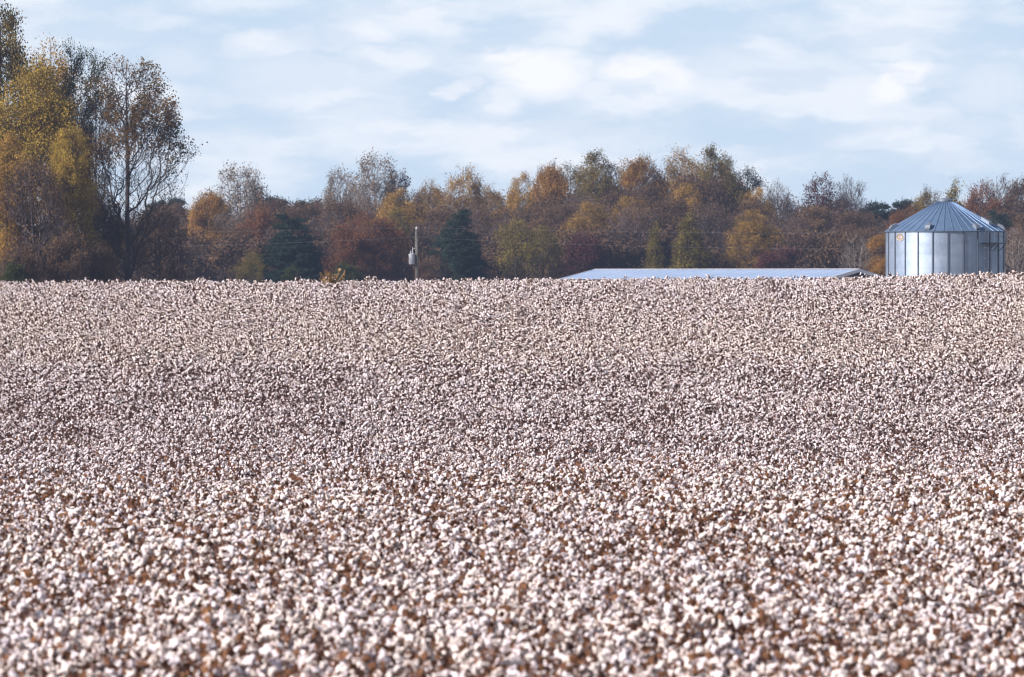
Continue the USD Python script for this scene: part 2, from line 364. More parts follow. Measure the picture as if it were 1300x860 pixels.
# ------------------------------------------------------------------ the long barn
BD = 560.0
barn_roof = mat('barn_roof_sheet', (.34, .43, .58), .5, metal=.2, noise=(.35, (.27, .36, .51), 6.0))
barn_trim = mat('barn_trim', (.66, .66, .70), .6)
barn_wall = mat('barn_wall', (.10, .10, .12), .7)
ridge_r, ridge_l = at(1090, 342.6, BD - 8), at(757, 342.0, BD + 8)
rdir = ridge_r[:2] - ridge_l[:2]
L_BARN = float(np.linalg.norm(rdir)); 
YAW = -math.radians(30.0)
uu = np.array([math.cos(YAW), math.sin(YAW)])
mid = (ridge_r + ridge_l) / 2
# solve for the ridge ends on a line through the middle turned by YAW, keeping their bearings
def end(px):
    t = (px - 650.0) / FPX
    s = (t * mid[1] - mid[0]) / (uu[0] - t * uu[1])
    return s
s0, s1 = end(756), end(1090)
barn = thing('barn', 'long low barn with pale metal roof showing above the crop beside the grain bin', 'barn', (mid[0], mid[1], float(ground(mid[0], mid[1]))), YAW)
zr = mid[2] - float(ground(mid[0], mid[1]))
HW, SL = 7.2, 0.135
npan = 30
edges = np.linspace(s0, s1, npan + 1)
for side in (-1, 1):
    for k in range(npan):
        x0, x1 = edges[k], edges[k + 1]
        w = .035
        prof = [(x0, 0), (x1 - 2.2 * w, 0), (x1 - 1.6 * w, .02), (x1 - .6 * w, .02), (x1, 0)]
        v = np.array([[x, side * y, zr - SL * y + h] for y in (0.0, HW) for x, h in prof])
        part(barn, 'roof_panel', (v, grid_faces(2, 5)), barn_roof)
part(barn, 'ridge_cap', (np.array([[s0 - .05, -.25, zr - SL * .25 + .045], [s1 + .05, -.25, zr - SL * .25 + .045], [s0 - .05, 0, zr + .06], [s1 + .05, 0, zr + .06], [s0 - .05, .25, zr - SL * .25 + .045], [s1 + .05, .25, zr - SL * .25 + .045]]), [[0, 1, 3], [0, 3, 2], [2, 3, 5], [2, 5, 4]]), barn_trim)
for x in (s0 - .06, s1 + .02):
    for side in (-1, 1):
        y1 = side * HW
        v = np.array([[x + dx, y, z + dz] for dx in (0, .06) for y, z in ((0, zr + .02), (y1, zr - SL * HW + .02)) for dz in (-.30, .04)])
        part(barn, 'rake_board', trimesh.PointCloud(v).convex_hull, barn_trim)
for side in (-1, 1):
    v = box(s0 + .1, side * (HW - .5) - .06, -.3, s1 - .6, side * (HW - .5) + .06, zr - SL * HW - .05)
    part(barn, 'side_wall', v, barn_wall)
for x in (s0 + .6, s1 - .7):
    poly = np.array([[-HW + .45, -.3], [HW - .45, -.3], [HW - .45, zr - SL * (HW - .45) - .02], [0, zr - .03], [-HW + .45, zr - SL * (HW - .45) - .02]])
    v = np.vstack([np.c_[np.full(5, x), poly], np.c_[np.full(5, x + .1), poly]])
    part(barn, 'gable_wall', trimesh.PointCloud(v).convex_hull, barn_wall)

# ------------------------------------------------------------------ utility pole with its transformer, and the wires
wood = mat('pole_wood', (.17, .155, .135), .9, noise=(6.0, (.11, .10, .09), 5.0))
can = mat('transformer_paint', (.40, .42, .45), .5)
porcelain = mat('porcelain', (.42, .43, .45), .4)
wire_mat = mat('wire_metal', (.16, .165, .18), .6)
PD = 548.0
def utility_pole(px, label, has_can):
    b = at(px, 352, PD); g = float(ground(b[0], b[1])); h = 4.3 + (352 - 293) / FPX * PD - g
    p = thing('utility_pole', label, 'utility pole', (b[0], b[1], g))
    part(p, 'pole', bar((0, 0, -.5), (0, 0, h), .13, 10), wood)
    part(p, 'insulator_pin', bar((0, 0, h), (0, 0, h + .12), .02), frame_steel)
    part(p, 'insulator', trimesh.creation.revolve(np.array([[.0, h + .10], [.10, h + .10], [.13, h + .17], [.09, h + .21], [.11, h + .27], [.07, h + .36], [0, h + .38]]), sections=12), porcelain, 40)
    part(p, 'neutral_bracket', bar((-.30, -.05, h - .62), (.16, -.05, h - .62), .035), pale_steel)
    if has_can:
        zc_ = h - 3.25
        c = part(p, 'transformer', trimesh.creation.revolve(np.array([[0, zc_], [.27, zc_], [.29, zc_ + .05], [.29, zc_ + .92], [.31, zc_ + .93], [.31, zc_ + .98], [.12, zc_ + 1.06], [0, zc_ + 1.06]]) , sections=20).apply_translation([-.47, -.05, 0]), can, 35)
        for i, (nm, dx, dz) in enumerate((('bushing', -.57, 1.02), ('bushing_001', -.38, 1.02))):
            usdkit.mesh(stage, f'{c.GetPath()}/{nm}', cat([bar((dx, -.05, zc_ + dz), (dx, -.05, zc_ + dz + .28), .045, 8), bar((dx, -.05, zc_ + dz + .08), (dx, -.05, zc_ + dz + .12), .08, 8), bar((dx, -.05, zc_ + dz + .18), (dx, -.05, zc_ + dz + .22), .075, 8)]), porcelain)
        for dz in (.2, .8):
            part(p, 'mounting_bracket', bar((-.2, -.05, zc_ + dz), (0, -.05, zc_ + dz), .04), frame_steel)
        part(p, 'fuse_cutout', cat([bar((-.17, -.1, zc_ + 1.55), (-.40, -.1, zc_ + 1.42), .03), bar((-.40, -.1, zc_ + 1.25), (-.36, -.1, zc_ + 1.62), .045)]), porcelain)
        part(p, 'drop_wire', cat([bar((-.17, -.1, zc_ + 1.6), (-.02, -.17, h + .2), .012), bar((-.40, -.1, zc_ + 1.25), (-.57, -.05, zc_ + 1.3), .012)]), wire_mat)
    part(p, 'ground_wire', bar((.10, -.13, 0), (.10, -.13, h - .7), .014), wire_mat)
    return np.array([b[0], b[1], g + h])
tops = [utility_pole(529, 'grey wooden utility pole with a white transformer can in front of the trees', True)]
for off, side in ((-1060, 'left'), (1010, 'right')):
    tops.append(utility_pole(529 + off, f'grey wooden utility pole carrying the wires beyond the {side} picture edge', False))
def wire(dx, dz, sag, label):
    segs = []
    for other in (1, 2):
        p, q = tops[0] + [dx, -.1, dz], tops[other] + [dx, -.1, dz]
        t = np.linspace(0, 1, 33)[:, None]
        c = p + (q - p) * t; c[:, 2] -= (4 * sag * t * (1 - t))[:, 0]
        segs.append(tubes(c[:-1], c[1:], np.full(32, .0065), np.full(32, .0065), 5))
    top('overhead_wire', cat(segs), wire_mat, label=label, cat='wire')
wire(0, .30, .55, 'thin upper wire strung from the top of the utility pole')
wire(-.1, -.62, 1.1, 'thin lower wire sagging past the utility pole below its top')
# ------------------------------------------------------------------ trees
bark = mat('bark', (.066, .054, .050), .95, spec=.1, noise=(1.5, (.040, .034, .033), 5.0))
bark_pale = mat('bark_pale', (.21, .185, .165), .95, spec=.1, noise=(1.2, (.12, .10, .09), 5.0))
twig_mauve = mat('twig_mauve', (.085, .066, .068), .95, spec=.1)
LEAF = {
    'olive': leaf_mat('leaves_olive', [(0, (.07, .058, .025)), (.45, (.18, .13, .040)), (.75, (.30, .20, .052)), (1, (.40, .27, .07))], scale=.35),
    'ochre': leaf_mat('leaves_ochre', [(0, (0.066, 0.048, 0.024)), (.5, (0.180, 0.106, 0.036)), (1, (0.336, 0.198, 0.054))], scale=.35),
    'gold': leaf_mat('leaves_gold', [(0, (.13, .092, .026)), (.5, (.35, .245, .05)), (1, (.52, .39, .09))], scale=.3),
    'amber': leaf_mat('leaves_amber', [(0, (.14, .09, .030)), (.5, (.38, .23, .058)), (1, (.56, .36, .095))], scale=.3),
    'green': leaf_mat('leaves_green', [(0, (.034, .038, .017)), (.6, (.082, .082, .028)), (1, (.17, .14, .042))], scale=.3),
    'tan': leaf_mat('leaves_tan', [(0, (0.121, 0.094, 0.066)), (.5, (0.220, 0.165, 0.116)), (1, (0.330, 0.220, 0.132))], scale=.3),
    'orange': leaf_mat('leaves_orange', [(0, (.14, .08, .027)), (.5, (.37, .20, .052)), (1, (.54, .33, .09))], scale=.3),
    'rust': leaf_mat('leaves_rust', [(0, (.09, .040, .022)), (.5, (.19, .086, .040)), (1, (.30, .15, .062))], scale=.3),
    'wine': leaf_mat('leaves_wine', [(0, (.045, .020, .022)), (.5, (.11, .046, .042)), (1, (.20, .10, .072))], scale=.3),
    'brown': leaf_mat('leaves_brown', [(0, (0.066, 0.043, 0.030)), (.5, (0.150, 0.094, 0.054)), (1, (0.240, 0.150, 0.074))], scale=.25),
    'lime': leaf_mat('leaves_yellow_green', [(0, (.08, .065, .02)), (.5, (.20, .155, .038)), (1, (.36, .27, .065))], scale=.4),
    'pine': leaf_mat('pine_needles', [(0, (.014, .025, .019)), (.5, (.031, .050, .034)), (1, (.066, .085, .050))], trans=.12, scale=.5),
    'weed': leaf_mat('weed_green', [(0, (.03, .04, .018)), (.5, (.06, .07, .025)), (1, (.12, .11, .035))], scale=1.5)}

def skeleton(rng, H, W, z0, env, n, lean=0.0, stems=1, droop=0.12, rise=0.25, hollow=0.4, reach=1.0):
    """Trunk nodes and branch nodes grown towards points spread through the crown: positions, parents, and the tips."""
    P, par, stem_of = [], [], []
    for s in range(stems):
        k = 16
        t = np.linspace(0, 1, k)
        off = np.zeros((k, 2))
        if stems > 1:
            a = rng.uniform(0, 2 * PI); off = (t ** 1.2)[:, None] * np.array([math.cos(a), math.sin(a)]) * W * rng.uniform(.10, .30)
        wig = np.cumsum(rng.normal(0, .012 * H / 4, (k, 2)), 0) * .35
        zs = t * H * (reach if s == 0 else reach * rng.uniform(.72, .95))
        pts = np.c_[off + wig + lean * (t ** 1.5)[:, None] * np.array([W, 0]), zs]
        pts[0, 2] = -.6
        b = len(P)
        for i in range(k):
            P.append(pts[i]); par.append(b + i - 1 if i else -1); stem_of.append(1)
    nt = len(P)
    u = rng.random((n * 6, 5))
    tz = z0 + (1 - z0) * u[:, 0]
    e = env(tz)
    keep = u[:, 3] < (e / e.max()) ** 1.4
    tz, e, u = tz[keep], e[keep], u[keep]
    ph = u[:, 1] * 2 * PI
    rr = (hollow + (1 - hollow) * u[:, 2] ** .6) * e * W / 2
    lump = meshkit.fbm(np.c_[np.cos(ph) * 1.6 + 5, np.sin(ph) * 1.6 + 5, tz * H / W * 2.2 + 3], 3, int(rng.integers(1000)))
    rr = rr * np.clip(.30 + 1.35 * lump, .3, 1.35)
    T = np.c_[np.cos(ph) * rr + lean * W * tz ** 1.5, np.sin(ph) * rr, tz * H]
    gap = meshkit.noise(T * (3.2 / W) + 9.1, int(rng.integers(1000)))
    T = T[gap > .30][:n]
    tr = np.array(P)
    T = T[np.argsort(np.min(np.linalg.norm((T[:, None] - tr[None]) * [1, 1, .45], axis=2), axis=1))]
    cap = nt + len(T) * 4
    A = np.zeros((cap, 3)); A[:nt] = tr
    plen = np.zeros(cap); plen[:nt] = tr[:, 2]
    par = par + [0] * (cap - nt); cnt = nt; tips = []
    ok = np.zeros(cap, bool); ok[:nt] = tr[:, 2] > z0 * H * .55
    for t in T:
        d = t - A[:cnt]
        dist = np.linalg.norm(d, axis=1)
        hor = np.hypot(d[:, 0], d[:, 1])
        cost = dist + .22 * plen[:cnt] + 3.0 * np.maximum(0, rise * hor - d[:, 2]) + 1e6 * ~ok[:cnt]
        i = int(np.argmin(cost)); p = A[i]; L = dist[i]
        c = (p + t) / 2 + np.array([(t - p)[0] * .18, (t - p)[1] * .18, -droop * L]) + rng.normal(0, .05 * L, 3)
        last = i
        for s in (.3, .55, .8, 1.0):
            q = (1 - s) ** 2 * p + 2 * s * (1 - s) * c + s * s * t + rng.normal(0, .018 * L, 3) * (s < 1)
            A[cnt] = q; par[cnt] = last; plen[cnt] = plen[last] + np.linalg.norm(q - A[last]); ok[cnt] = s > .25; last = cnt; cnt += 1
        tips.append(last)
    return A[:cnt], np.array(par[:cnt]), nt, np.array(tips)

def tree_meshes(seed, H, W, z0, env, n, leaves=6, leaf=.22, twigs=4, twig_len=.7, tip_r=.016, spread=.45, bare=None, flat=0.0, power=.43, clump=.35, needle=False, **kw):
    rng = np.random.default_rng(seed)
    A, par, nt, tips = skeleton(rng, H, W, z0, env, n, **kw)
    cnt = np.zeros(len(A)); cnt[tips] = 1
    for i in range(len(A) - 1, 0, -1):
        if par[i] >= 0:
            cnt[par[i]] += cnt[i]
    r = tip_r * np.maximum(cnt, 1) ** power
    r[:nt] = np.maximum(r[:nt], .03)
    child = np.arange(len(A)); ok = par >= 0
    isT = ok & (child < nt); isB = ok & (child >= nt)
    flare = np.where(A[:, 2] < .5, 1.25, 1.0)
    trunk = tubes(A[par[isT]], A[child[isT]], (r * flare)[par[isT]], r[child[isT]], 8)
    pb, cb = par[isB], child[isB]
    r0 = np.minimum(r[pb], r[cb] * 1.5)
    thick = r[cb] > .05
    parts = [tubes(A[pb[thick]], A[cb[thick]], r0[thick], r[cb[thick]], 5), tubes(A[pb[~thick]], A[cb[~thick]], r0[~thick], r[cb[~thick]], 3)]
    # fine twigs at every tip
    tip = A[tips]; dirn = tip - A[par[tips]]; dirn /= np.linalg.norm(dirn, axis=1, keepdims=True) + 1e-9
    ends = [tip]
    if twigs:
        m = len(tips)
        s = np.repeat(np.arange(m), twigs)
        back = rng.random(len(s))[:, None] * (A[par[par[tips]]] - tip)[s] * .9
        st = tip[s] + back
        dv = dirn[s] + rng.normal(0, .75, (len(s), 3)) + [0, 0, .35]
        dv /= np.linalg.norm(dv, axis=1, keepdims=True)
        ln = twig_len * rng.uniform(.5, 1.2, len(s))[:, None]
        md = st + dv * ln * .5 + rng.normal(0, .06, (len(s), 3)); en = md + (dv + [0, 0, .25]) * ln * .5
        parts.append(tubes(np.vstack([st, md]), np.vstack([md, en]), np.r_[np.full(len(s), tip_r * .8), np.full(len(s), tip_r * .6)], np.r_[np.full(len(s), tip_r * .6), np.full(len(s), tip_r * .35)], 3))
        ends.append(en)
    branches = cat(parts)
    crown = None
    if leaves:
        c = np.vstack(ends)
        w = np.ones(len(c))
        if bare is not None:
            w = bare(c[:, 2] / H, np.hypot(c[:, 0], c[:, 1]) / (W / 2))
        w = w * np.clip((meshkit.noise(c * clump + 3.3, seed) - .28) * 3.2, 0.04, 1.7)
        k = rng.poisson(leaves * w / (1 + (twigs or 0)))
        s = np.repeat(np.arange(len(c)), k)
        p = c[s] + rng.normal(0, spread, (len(s), 3)) * [1, 1, .8 - flat]
        size = leaf * rng.uniform(.55, 1.3, len(s))
        nrm = rng.normal(0, 1, (len(s), 3)) + [0, 0, flat * 2.0]
        a = rng.normal(0, 1, (len(s), 3)) + ([0, 0, .7] if needle else [0, 0, -.35])
        a -= nrm * (a * nrm).sum(1, keepdims=True) / ((nrm * nrm).sum(1, keepdims=True) + 1e-9)
        a /= np.linalg.norm(a, axis=1, keepdims=True) + 1e-9
        b = np.cross(nrm, a); b /= np.linalg.norm(b, axis=1, keepdims=True) + 1e-9
        nn = np.cross(a, b)
        wd = (.16 if needle else .42)
        fold = size[:, None] * nn * rng.uniform(-.2, .35, (len(s), 1))
        v = np.stack([p - a * size[:, None] * .55, p + b * size[:, None] * wd + fold, p + a * size[:, None] * .6, p - b * size[:, None] * wd + fold], 1)
        f = (np.arange(len(s)) * 4)[:, None, None] + np.array([[0, 1, 2], [0, 2, 3]])[None]
        crown = (v.reshape(-1, 3), f.reshape(-1, 3))
    return trunk, branches, crown

def egg(z0, top=.5, low=.55):
    """A crown widest at the height top, narrowing to low of its width at the bottom."""
    def f(t):
        u = np.clip((t - z0) / (1 - z0), 0, 1)
        return np.where(u < top, low + (1 - low) * np.sin(u / top * PI / 2), np.sqrt(np.clip(1 - ((u - top) / (1 - top)) ** 2, 0, 1)) * .97 + .03)
    return f
def spire(z0, p=.75):
    return lambda t: np.clip((1 - (t - z0) / (1 - z0)), 0.02, 1) ** p

high = lambda h, q: np.clip((h - .42) * 3.0, .10, 1.2) * np.clip(q * 1.6, .3, 1.1)
outer = lambda h, q: np.clip(q * 1.5 + (h - .6), .15, 1.2)
KINDS = {   # name, height, width, leaves material, bark, how it grows
    'open_olive': ('autumn_tree', 23.4, 10.8, 'ochre', bark, dict(seed=11, z0=.2, env=egg(.2, .55, .62), n=1250, leaves=40, leaf=.175, twigs=5, twig_len=.8, spread=.22, hollow=.3, bare=lambda h, q: np.clip((h - .48) * 2.8, .07, 1.2) * np.clip(q * 1.4, .40, 1.1), tip_r=.0125, rise=.7, droop=.12, power=.46)),
    'gold_dense': ('autumn_tree', 22.0, 9.0, 'gold', bark, dict(seed=12, z0=.16, env=egg(.16, .5, .7), n=620, leaves=127, leaf=0.172, twigs=4, spread=.42, bare=lambda h, q: np.clip((h - .28) * 2.4, .12, 1.1), rise=.7)),
    'amber_dense': ('autumn_tree', 18.0, 9.0, 'amber', bark, dict(seed=13, z0=.18, env=egg(.18, .5, .6), n=520, leaves=118, leaf=0.172, twigs=3, spread=.42, bare=lambda h, q: np.clip((h - .2) * 2, .2, 1.1), rise=.6)),
    'tall_green': ('tall_tree', 24.0, 6.2, 'green', bark, dict(seed=14, z0=.26, env=egg(.26, .5, .5), n=430, leaves=73, leaf=0.172, twigs=3, spread=.36, bare=high, rise=1.0)),
    'tall_amber': ('tall_tree', 19.0, 6.5, 'amber', bark_pale, dict(seed=15, z0=.3, env=egg(.3, .5, .55), n=380, leaves=64, leaf=0.164, twigs=3, spread=.34, bare=high, rise=.9)),
    'grey_sparse': ('bare_tree', 17.0, 10.0, 'tan', bark_pale, dict(seed=16, z0=.28, env=egg(.28, .48, .5), n=720, leaves=14, leaf=.22, twigs=5, twig_len=1.0, spread=.30, rise=.7, tip_r=.018)),
    'bare': ('bare_tree', 17.0, 7.5, 'brown', bark, dict(seed=17, z0=.28, env=egg(.28, .5, .5), n=520, leaves=2, leaf=.2, twigs=5, twig_len=1.1, spread=.3, rise=1.0, tip_r=.017)),
    'olive_dense': ('autumn_tree', 18.0, 8.5, 'olive', bark, dict(seed=18, z0=.18, env=egg(.18, .5, .6), n=520, leaves=123, leaf=0.172, twigs=3, spread=.42, bare=lambda h, q: np.clip((h - .2) * 2, .2, 1.1), rise=.7)),
    'orange_round': ('autumn_tree', 14.0, 9.0, 'orange', bark, dict(seed=19, z0=.12, env=egg(.12, .5, .7), n=480, leaves=127, leaf=0.172, twigs=3, spread=.40, rise=.5)),
    'rust_round': ('autumn_tree', 12.0, 11.5, 'rust', bark, dict(seed=20, z0=.10, env=egg(.10, .45, .8), n=560, leaves=132, leaf=0.164, twigs=3, spread=.42, rise=.4)),
    'wine_sparse': ('autumn_tree', 16.0, 8.0, 'wine', bark, dict(seed=21, z0=.22, env=egg(.22, .5, .6), n=560, leaves=15, leaf=.22, twigs=5, spread=.34, rise=.7)),
    'pine_wide': ('pine_tree', 13.0, 11.5, 'pine', bark, dict(seed=22, z0=.10, env=lambda t: np.clip(1.02 - t, .10, .8) ** .62, n=560, leaves=130, leaf=.34, twigs=0, spread=.42, flat=.45, rise=-.05, droop=.06, clump=.55, needle=True)),
    'pine_tall': ('pine_tree', 18.0, 8.0, 'pine', bark, dict(seed=23, z0=.30, env=egg(.30, .45, .6), n=240, leaves=210, leaf=.42, twigs=0, spread=.42, hollow=.15, flat=.4, rise=.05, droop=.05, clump=.5, needle=True)),
    'lime_cone': ('autumn_tree', 12.0, 6.0, 'lime', bark, dict(seed=24, z0=.10, env=spire(.10, .6), n=380, leaves=80, leaf=0.19, twigs=3, spread=.34, rise=.5)),
    'lime_round': ('autumn_tree', 11.0, 8.0, 'lime', bark, dict(seed=31, z0=.12, env=egg(.12, .6, .55), n=300, leaves=46, leaf=.19, twigs=4, spread=.36, bare=lambda h, q: np.clip((h - .3) * 2.2, .12, 1.1), rise=.6)),
    'brown_fill': ('woodland_tree', 15.0, 9.0, 'brown', twig_mauve, dict(seed=25, z0=.10, env=egg(.10, .5, .8), n=700, leaves=52, leaf=0.21, twigs=4, twig_len=.9, spread=.42, rise=.5, tip_r=.018)),
    'mauve_fill': ('woodland_tree', 15.0, 9.0, 'brown', twig_mauve, dict(seed=26, z0=.08, env=egg(.08, .5, .85), n=820, leaves=10, leaf=.24, twigs=5, twig_len=1.1, spread=.42, rise=.7, tip_r=.02, stems=3)),
    'scrub': ('shrub', 7.0, 6.0, 'brown', twig_mauve, dict(seed=27, z0=.05, env=egg(.05, .5, .8), n=420, leaves=70, leaf=0.17, twigs=4, twig_len=.7, spread=.32, rise=.5, stems=4)),
    'wine_bush': ('shrub', 7.0, 5.0, 'wine', twig_mauve, dict(seed=28, z0=.05, env=egg(.05, .5, .8), n=360, leaves=77, leaf=0.17, twigs=3, twig_len=.6, spread=.32, rise=.5, stems=3)),
    'green_bush': ('shrub', 6.5, 5.0, 'weed', twig_mauve, dict(seed=29, z0=.05, env=spire(.05, .5), n=300, leaves=105, leaf=0.18, twigs=3, twig_len=.6, spread=.30, rise=.8, stems=4)),
    'saplings': ('bare_tree', 11.0, 6.0, 'tan', bark_pale, dict(seed=30, z0=.14, env=egg(.14, .6, .6), n=240, leaves=4, leaf=.2, twigs=4, twig_len=.9, spread=.3, rise=1.4, stems=4, tip_r=.024)),
}
made, trng = {}, np.random.default_rng(77)
def plant_tree(kind, px, top_y, width, d, label, group=None, turn=None):
    name, H, W, leafm, brk, kw = KINDS[kind]
    x = (px - 650) / FPX * d
    g = float(ground(x, d))
    h = EYE_Z + (352 - top_y) / FPX * d - g
    sz = h / H
    sx = np.clip(width / FPX * d / W, .6 * sz, 1.6 * sz)
    rz = trng.uniform(0, 2 * PI) if turn is None else turn
    loc = (x, d, g)
    category = {'pine_tree': 'pine tree', 'shrub': 'shrub'}.get(name, 'tree')
    if kind in made:
        return thing(name, label, category, loc, rz, (sx, sx, sz), group, ref=made[kind])
    o = thing(name, label, category, loc, rz, (sx, sx, sz), group)
    made[kind] = o
    t, b, c = tree_meshes(H=H, W=W, **kw)
    part(o, 'trunk', t, brk, True)
    part(o, 'branches', b, brk, False)
    if c is not None:
        part(o, 'crown', c, LEAF[leafm])
    return o

T = [   # kind, place across, top, width, distance, label
    # the near clump on the left
    ('open_olive', 162, 80, 140, 505, 'open tree with dark trunk and thin olive leaves, right end of the tall clump'),
    ('gold_dense', 40, 84, 118, 512, 'tall tree with dense golden yellow crown in the clump at the field edge'),
    ('olive_dense', 2, 27, 78, 522, 'tallest tree of the clump, olive green crown at the picture edge'),
    ('tall_amber', 64, 50, 46, 530, 'slim tree with rusty pointed top rising just behind the golden tree'),
    ('tall_green', 94, 56, 48, 526, 'slim dark green topped tree right of the rusty pointed one'),
    ('tall_green', 122, 68, 44, 534, 'slim dark green tree touching the open olive tree on its left'),
    ('gold_dense', 92, 165, 62, 500, 'lower golden tree leaning in front of the slim green tops'),
    ('amber_dense', 8, 178, 64, 500, 'orange brown tree low at the left picture edge'),
    ('mauve_fill', 48, 205, 86, 498, 'brown tangled tree under the golden crown'),
    ('mauve_fill', 100, 235, 70, 506, 'bare tangled tree between the golden tree and the open tree'),
    ('olive_dense', 130, 255, 60, 520, 'low olive tree left of the open tree trunk'),
    ('mauve_fill', 200, 268, 70, 515, 'dark bare thicket tree just right of the open tree trunk'),
    ('scrub', 22, 318, 56, 492, 'brown scrub bush at the foot of the golden tree'),
    ('green_bush', 18, 336, 46, 490, 'low olive green bush at the left picture edge'),
    ('scrub', 88, 300, 60, 494, 'taller brown scrub bush under the slim trees'),
    ('scrub', 128, 318, 44, 496, 'brown bush close left of the dark open trunk'),
    ('mauve_fill', 14, 250, 80, 520, 'bare thicket tree in the shade behind the orange brown edge tree'),
    # back row on the skyline, left to right
    ('pine_tall', 222, 246, 40, 900, 'far dark pine on the skyline just right of the open tree'),
    ('pine_tall', 198, 250, 40, 905, 'far dark pine half hidden behind the open tree'),
    ('orange_round', 266, 250, 62, 800, 'dense orange gold tree below the grey tan crown'),
    ('grey_sparse', 305, 215, 82, 840, 'rounded thin tan crown standing alone above the skyline on the left'),
    ('pine_tall', 352, 245, 50, 900, 'dark green pine on the skyline right of the tan crown'),
    ('pine_tall', 392, 250, 54, 905, 'lower dark pine before the bare crowns start'),
    ('grey_sparse', 432, 219, 52, 860, 'low thin grey crown left of the tall grey one'),
    ('grey_sparse', 476, 200, 66, 850, 'tall thin grey crown above the rust red tree'),
    ('wine_sparse', 508, 220, 44, 850, 'small rusty leaved crown on the shoulder of the tall grey one'),
    ('amber_dense', 505, 245, 60, 800, 'yellowish brown crown beneath the rusty shoulder'),
    ('tall_amber', 548, 228, 44, 860, 'thin brown crown left of the orange peaked one'),
    ('tall_amber', 588, 211, 56, 840, 'orange peaked crown above the big dark pine'),
    ('tall_amber', 622, 233, 46, 850, 'low pale orange crown in the dip of the skyline'),
    ('amber_dense', 662, 226, 46, 850, 'small amber crown left of the golden orange crown'),
    ('orange_round', 702, 218, 62, 830, 'golden orange crown above the yellow green trees'),
    ('bare', 698, 206, 34, 870, 'bare twigs poking above the golden orange crown'),
    ('tall_green', 724, 208, 34, 860, 'thin dark olive top right of the golden orange crown'),
    ('olive_dense', 757, 201, 70, 850, 'broad olive brown crown in the middle of the skyline'),
    ('tall_amber', 792, 202, 46, 855, 'thin brown top between the olive and the deep orange crown'),
    ('orange_round', 818, 207, 66, 835, 'deep orange crown above the barn roof'),
    ('tall_amber', 868, 187, 60, 850, 'highest thin brown crown of the far tree line'),
    ('olive_dense', 908, 195, 66, 845, 'tall olive brown crown right of the highest thin one'),
    ('tall_green', 948, 214, 56, 850, 'grey green sparse crown at the right end of the tall ones'),
    ('amber_dense', 960, 244, 50, 820, 'yellow amber crown below the grey green one'),
    ('bare', 986, 231, 40, 860, 'bare crown in the dip right of the tall crowns'),
    ('wine_sparse', 1044, 225, 62, 840, 'purple red thin crown left of the grain bin'),
    ('bare', 1080, 226, 50, 850, 'bare crown right of the purple red one'),
    ('pine_tall', 1112, 252, 52, 880, 'dark pine on the skyline left of the bin roof'),
    ('pine_tall', 1146, 249, 46, 885, 'dark pine nearest the bin roof on its left'),
    ('olive_dense', 1172, 250, 44, 850, 'small olive crown touching the bin roof'),
    ('bare', 1180, 238, 40, 860, 'bare twiggy crown rising behind the bin roof slope'),
    ('lime_cone', 1212, 232, 34, 830, 'yellow pointed top just right of the bin peak'),
    ('rust_round', 1244, 238, 50, 850, 'rust coloured crown behind the right bin roof slope'),
    ('bare', 1266, 225, 62, 855, 'wide bare crown right of the bin above the rust crown'),
    ('brown_fill', 1296, 234, 50, 850, 'brown crown at the right picture edge'),
    ('pine_wide', 1268, 268, 74, 800, 'dark pine behind the right side of the bin'),
    # front row, left to right
    ('rust_round', 332, 262, 52, 770, 'narrow reddish brown tree left of the spreading pine'),
    ('pine_wide', 370, 273, 104, 720, 'spreading dark pine left of the rust red tree'),
    ('lime_round', 320, 325, 40, 700, 'small yellow tree at the foot of the grey thicket'),
    ('rust_round', 468, 274, 112, 730, 'broad rust red tree left of the utility pole'),
    ('lime_round', 505, 272, 44, 760, 'yellowish crown peeping over the rust red tree'),
    ('pine_wide', 580, 267, 96, 720, 'big dark pine right of the utility pole'),
    ('lime_round', 655, 286, 62, 735, 'yellow green tree right of the big dark pine'),
    ('lime_round', 690, 294, 48, 740, 'lower yellow green tree beside its taller twin'),
    ('wine_bush', 742, 300, 50, 735, 'dark red bush in the shade left of the barn roof middle'),
    ('amber_dense', 750, 262, 70, 770, 'brown amber crown below the skyline over the barn'),
    ('lime_cone', 832, 284, 24, 740, 'slender yellow tree left of the yellow cone tree'),
    ('lime_cone', 875, 272, 50, 735, 'yellow green cone shaped tree over the barn roof'),
    ('amber_dense', 800, 255, 66, 780, 'orange brown crown under the deep orange one'),
    ('amber_dense', 955, 272, 70, 745, 'low orange tree above the barn roof on the right'),
    ('amber_dense', 870, 240, 60, 790, 'brown orange crown under the highest thin one'),
    ('wine_bush', 992, 318, 56, 720, 'dark red bush behind the right end of the barn'),
    ('rust_round', 1150, 268, 56, 760, 'red maple like tree close to the left bin roof'),
    ('orange_round', 1120, 302, 44, 720, 'rusty orange bush against the left wall of the bin'),
    ('saplings', 1288, 292, 44, 700, 'pale bare stems right of the bin'),
    ('saplings', 1088, 300, 40, 710, 'pale bare stems left of the bin'),
    ('green_bush', 440, 336, 50, 690, 'green leafy bush at the foot of the rust red tree'),
    ('green_bush', 372, 340, 34, 690, 'low green bush under the spreading pine'),
    ('scrub', 548, 330, 40, 700, 'dark scrub bush behind the foot of the utility pole'),
]
for kind, px, ty, w, d, lab in T:
    plant_tree(kind, px, ty, w, d, lab)
